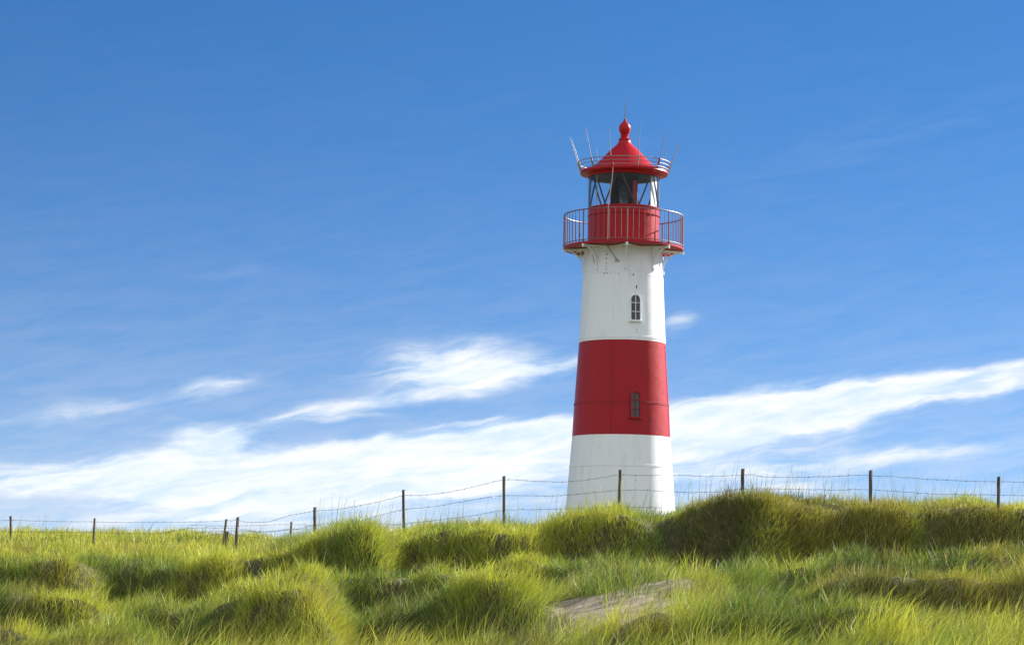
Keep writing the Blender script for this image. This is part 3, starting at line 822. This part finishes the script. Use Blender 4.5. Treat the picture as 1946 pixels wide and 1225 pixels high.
fence('rear_fence',
      [(553.5, 991, 551.5, 68, 0.95), (682, 990, 681, 67, 1.0)],
      [[(361, 997, 69), (440, 999, 68.6), (553, 996, 67.94), (620, 999, 67.5), (682, 996, 66.94), (760, 995, 66)],
       [(361, 1012, 69), (440, 1008, 68.6), (500, 1010, 68.3), (553, 1005, 67.94), (620, 1007, 67.5), (682, 1004, 66.94), (760, 1002, 66)]],
      'low second wire fence in the field with two short wooden posts', wd=0.062)

# short plank stub beside the leaning post
top = Vector(at(431, 1009, 60.3)); foot = Vector(at(423.5, 1046, 60.3))
gz = float(terrain(np.array([foot.x]), np.array([foot.y]))[0])
mb = MB(); sd = Vector((1, 0.1, 0.05)); dlt = foot - top
a, b = top, foot + dlt * 0.3
w_, t_ = 0.105, 0.035
vs = []
for p, up in ((b, 0), (a, 1)):
    for sx, sy in ((-1, -1), (1, -1), (1, 1), (-1, 1)):
        vs.append(p - foot + Vector((sx * w_ / 2, sy * t_ / 2, (-0.012 * sx) * up)))
mb.add(vs, [(3, 2, 1, 0), (4, 5, 6, 7), (0, 1, 5, 4), (1, 2, 6, 5), (2, 3, 7, 6), (3, 0, 4, 7)])
o = mb.build('plank_stub', M['wood'], None, smooth=False); o.location = foot
tag(o, 'short leaning plank stub standing against the tilted fence post in the field', 'plank')

# ------------------------------------------------------------------ sky and sun
SUN_EL, SUN_AZ = R(27), R(56)               # azimuth clockwise from +Y
w = bpy.data.worlds.new('World'); sc.world = w; w.use_nodes = True
N, L = w.node_tree.nodes, w.node_tree.links
bg = N['Background']
tc = N.new('ShaderNodeTexCoord')
def mth(op, a, b=None, c=None, clamp=False):
    n = N.new('ShaderNodeMath'); n.operation = op; n.use_clamp = clamp
    for i, v in enumerate((a, b, c)):
        if v is None: continue
        if isinstance(v, (int, float)): n.inputs[i].default_value = v
        else: L.new(v, n.inputs[i])
    return n.outputs[0]
sp = N.new('ShaderNodeSeparateXYZ'); L.new(tc.outputs['Generated'], sp.inputs[0])
sx, sy, sz = sp.outputs
sky = N.new('ShaderNodeTexSky'); sky.sky_type = 'NISHITA'; sky.sun_disc = False
sky.sun_elevation = SUN_EL; sky.sun_rotation = SUN_AZ
sky.altitude = 0; sky.air_density = 1.0; sky.dust_density = 0.3; sky.ozone_density = 3.0
zl = mth('MULTIPLY_ADD', sz, 1.6, 0.10)
cb = N.new('ShaderNodeCombineXYZ'); L.new(sx, cb.inputs[0]); L.new(sy, cb.inputs[1]); L.new(zl, cb.inputs[2])
nrm = N.new('ShaderNodeVectorMath'); nrm.operation = 'NORMALIZE'; L.new(cb.outputs[0], nrm.inputs[0])
L.new(nrm.outputs[0], sky.inputs['Vector'])

# clouds, laid out by compass bearing and elevation (degrees)
DEG = 180 / math.pi
az = mth('MULTIPLY', mth('ARCTAN2', sx, sy), DEG)
el = mth('MULTIPLY', mth('ARCSINE', sz), DEG)
TILT = 0.16
vv0 = mth('SUBTRACT', el, mth('MULTIPLY', az, TILT))        # across the streaks
# warp
def noise(vec, scale, detail, rough, dist=0.0):
    n = N.new('ShaderNodeTexNoise'); n.inputs['Scale'].default_value = scale; n.inputs['Detail'].default_value = detail
    n.inputs['Roughness'].default_value = rough; n.inputs['Distortion'].default_value = dist
    L.new(vec, n.inputs['Vector']); return n.outputs['Fac']
def comb(a, b, c=0.0):
    n = N.new('ShaderNodeCombineXYZ')
    for i, v in enumerate((a, b, c)):
        if isinstance(v, (int, float)): n.inputs[i].default_value = v
        else: L.new(v, n.inputs[i])
    return n.outputs[0]
wz = noise(comb(mth('MULTIPLY', az, 0.5), mth('MULTIPLY', vv0, 0.9), 3.1), 1.0, 4, 0.55)
vv = mth('ADD', vv0, mth('MULTIPLY', mth('SUBTRACT', wz, 0.5), 0.55))
uu = mth('ADD', az, mth('MULTIPLY', mth('SUBTRACT', noise(comb(az, vv0, 9.0), 0.8, 4, 0.6), 0.5), 1.2))
def deg(px, py):
    p = at(px, py, 100.0) - np.array([0, 0, EYE])
    return math.degrees(math.atan2(p[0], p[1])), math.degrees(math.asin(p[2] / np.linalg.norm(p)))
def blob(px, py, hw, hh, amp, power=2, rot=None):
    """soft patch centred on a bearing; half sizes in 1/87 degree units"""
    a, e = deg(px, py)
    rot = TILT if rot is None else rot
    du = mth('DIVIDE', mth('SUBTRACT', uu, a), hw / 87)
    if abs(rot - TILT) < 1e-6: v_ = mth('SUBTRACT', vv, e - a * TILT)
    else: v_ = mth('SUBTRACT', mth('SUBTRACT', vv, e - a * TILT), mth('MULTIPLY', mth('SUBTRACT', uu, a), rot - TILT))
    dv = mth('DIVIDE', v_, hh / 87)
    q = mth('ADD', mth('POWER', mth('ABSOLUTE', du), power), mth('POWER', mth('ABSOLUTE', dv), power))
    return mth('MULTIPLY', mth('EXPONENT', mth('MULTIPLY', q, -1.0)), amp)
BL = [(850, 690, 135, 46, 1.3, 2, 0.10), (940, 700, 130, 22, 0.8, 2, 0.16), (1040, 695, 160, 11, 0.75, 2, 0.17), (860, 745, 190, 13, 0.6, 2, 0.17), (650, 775, 120, 17, 0.7, 2, 0.2), (560, 797, 70, 10, 0.6, 2, 0.15), (660, 798, 90, 6, 0.6, 2, 0.15),
      (405, 738, 75, 22, 0.85, 2, 0.2), (405, 843, 75, 30, 2.2, 2, 0.05), (1345, 824, 150, 30, 1.2, 4, 0.14), (1440, 868, 260, 60, 0.5, 4, 0.12), (1285, 610, 42, 20, 0.6, 2, 0.1),
      (640, 915, 430, 66, 1.0, 4, 0.12), (900, 890, 300, 60, 0.6, 2, 0.13), (800, 858, 420, 34, 0.9, 4, 0.13), (450, 905, 240, 34, 1.25, 4, 0.12), (1010, 820, 200, 22, 1.0, 2, 0.13), (1440, 792, 260, 42, 1.7, 4, 0.165), (1440, 740, 130, 10, 0.7, 2, 0.2), (1180, 825, 200, 26, 1.2, 4, 0.14),
      (880, 806, 90, 6, 0.7, 2, 0.14), (1300, 866, 150, 11, 0.6, 2, 0.1), (860, 915, 360, 18, 0.8, 2, 0.16), (480, 965, 330, 20, 0.65, 2, 0.12), (1520, 925, 110, 12, 0.8, 2, 0.04), (1330, 900, 230, 18, 0.9, 2, 0.08), (1420, 945, 260, 14, 0.5, 2, 0.05), (800, 975, 400, 14, 0.4, 2, 0.1),
      (150, 905, 240, 34, 1.25, 4, 0.1), (150, 780, 130, 18, 0.7, 2, 0.16), (1760, 742, 260, 28, 1.4, 4, 0.16), (1780, 860, 180, 16, 0.8, 2, 0.1), (430, 520, 110, 14, 0.25, 2, 0.15), (1560, 300, 420, 50, 0.14, 2, 0.3)]
tot = None
for b in BL:
    q = blob(*b); tot = q if tot is None else mth('ADD', tot, q)
fine = noise(comb(mth('MULTIPLY', az, 0.6), mth('MULTIPLY', vv, 3.4), 0.7), 1.0, 10, 0.6, 0.3)
soft = noise(comb(mth('MULTIPLY', az, 0.28), mth('MULTIPLY', vv, 1.1), 5.5), 1.0, 6, 0.55)
# elsewhere round the horizon: free streaks
far_az = mth('GREATER_THAN', mth('ABSOLUTE', az), 15.0)
low = mth('EXPONENT', mth('MULTIPLY', mth('POWER', mth('ABSOLUTE', mth('DIVIDE', mth('SUBTRACT', el, 4.0), 5.0)), 2), -1.0))
free = mth('MULTIPLY', mth('MULTIPLY', mth('MULTIPLY_ADD', soft, 4.0, -1.6, True), low), far_az)
# added bright cloud, unseen behind the viewpoint, put in as fill light
back_fill = mth('MULTIPLY', mth('MULTIPLY_ADD', mth('ABSOLUTE', az), 1 / 35.0, -55 / 35.0, True), mth('MULTIPLY_ADD', soft, 2.2, 0.4, True))
tot = mth('ADD', mth('ADD', tot, free), mth('MULTIPLY', back_fill, 1.5))
mod = mth('ADD', mth('MULTIPLY', mth('SUBTRACT', fine, 0.5), 2.3), mth('MULTIPLY', mth('SUBTRACT', soft, 0.5), 0.8))
dens = mth('ADD', tot, mth('MULTIPLY', mod, mth('MINIMUM', mth('ADD', mth('MULTIPLY', tot, 0.9), 0.05), 0.8)))
dr = N.new('ShaderNodeMapRange'); dr.interpolation_type = 'SMOOTHSTEP'
dr.inputs['From Min'].default_value = 0.0; dr.inputs['From Max'].default_value = 1.7
L.new(dens, dr.inputs['Value'])
hz = mth('MULTIPLY', mth('EXPONENT', mth('MULTIPLY', mth('MAXIMUM', el, 0.0), -0.33)), 1.12)      # pale air near the horizon
cloud = mth('SUBTRACT', 1.0, mth('MULTIPLY', mth('SUBTRACT', 1.0, mth('MULTIPLY', dr.outputs[0], 0.97)), mth('SUBTRACT', 1.0, hz)))
tint = N.new('ShaderNodeMix'); tint.data_type = 'RGBA'; tint.blend_type = 'MULTIPLY'; tint.inputs['Factor'].default_value = 1.0
L.new(sky.outputs[0], tint.inputs['A']); tint.inputs['B'].default_value = (0.137, 0.346, 0.525, 1)
mx = N.new('ShaderNodeMix'); mx.data_type = 'RGBA'
L.new(cloud, mx.inputs['Factor']); L.new(tint.outputs['Result'], mx.inputs['A']); shade = N.new('ShaderNodeMix'); shade.data_type = 'RGBA'
shade.inputs['A'].default_value = (3.0, 3.6, 4.3, 1); shade.inputs['B'].default_value = (4.2, 4.3, 4.4, 1)
L.new(mth('MULTIPLY_ADD', fine, 4.0, -1.45, True), shade.inputs['Factor'])
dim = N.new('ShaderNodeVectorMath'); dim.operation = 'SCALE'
L.new(shade.outputs['Result'], dim.inputs[0]); L.new(mth('MULTIPLY_ADD', back_fill, -0.08, 1.0), dim.inputs['Scale'])
L.new(dim.outputs[0], mx.inputs['B'])                        # scales down the added cloud behind to set its fill light
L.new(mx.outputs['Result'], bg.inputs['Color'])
bg.inputs['Strength'].default_value = 0.1

sd = bpy.data.lights.new('sun', 'SUN'); sd.energy = 5.0; sd.angle = R(0.53); sd.color = (1.0, 0.95, 0.86)
so = bpy.data.objects.new('sun', sd); C.objects.link(so)
dirv = Vector((math.sin(SUN_AZ) * math.cos(SUN_EL), math.cos(SUN_AZ) * math.cos(SUN_EL), math.sin(SUN_EL)))
so.rotation_euler = dirv.to_track_quat('Z', 'Y').to_euler(); so.location = (30, 20, 40)

# ------------------------------------------------------------------ look
sc.view_settings.view_transform = 'Standard'; sc.view_settings.look = 'None'
sc.view_settings.exposure = 1.32; sc.view_settings.gamma = 1.0
sc.render.resolution_x, sc.render.resolution_y = 1024, 644
sc.cycles.max_bounces = 8; sc.cycles.transparent_max_bounces = 12; sc.cycles.diffuse_bounces = 4
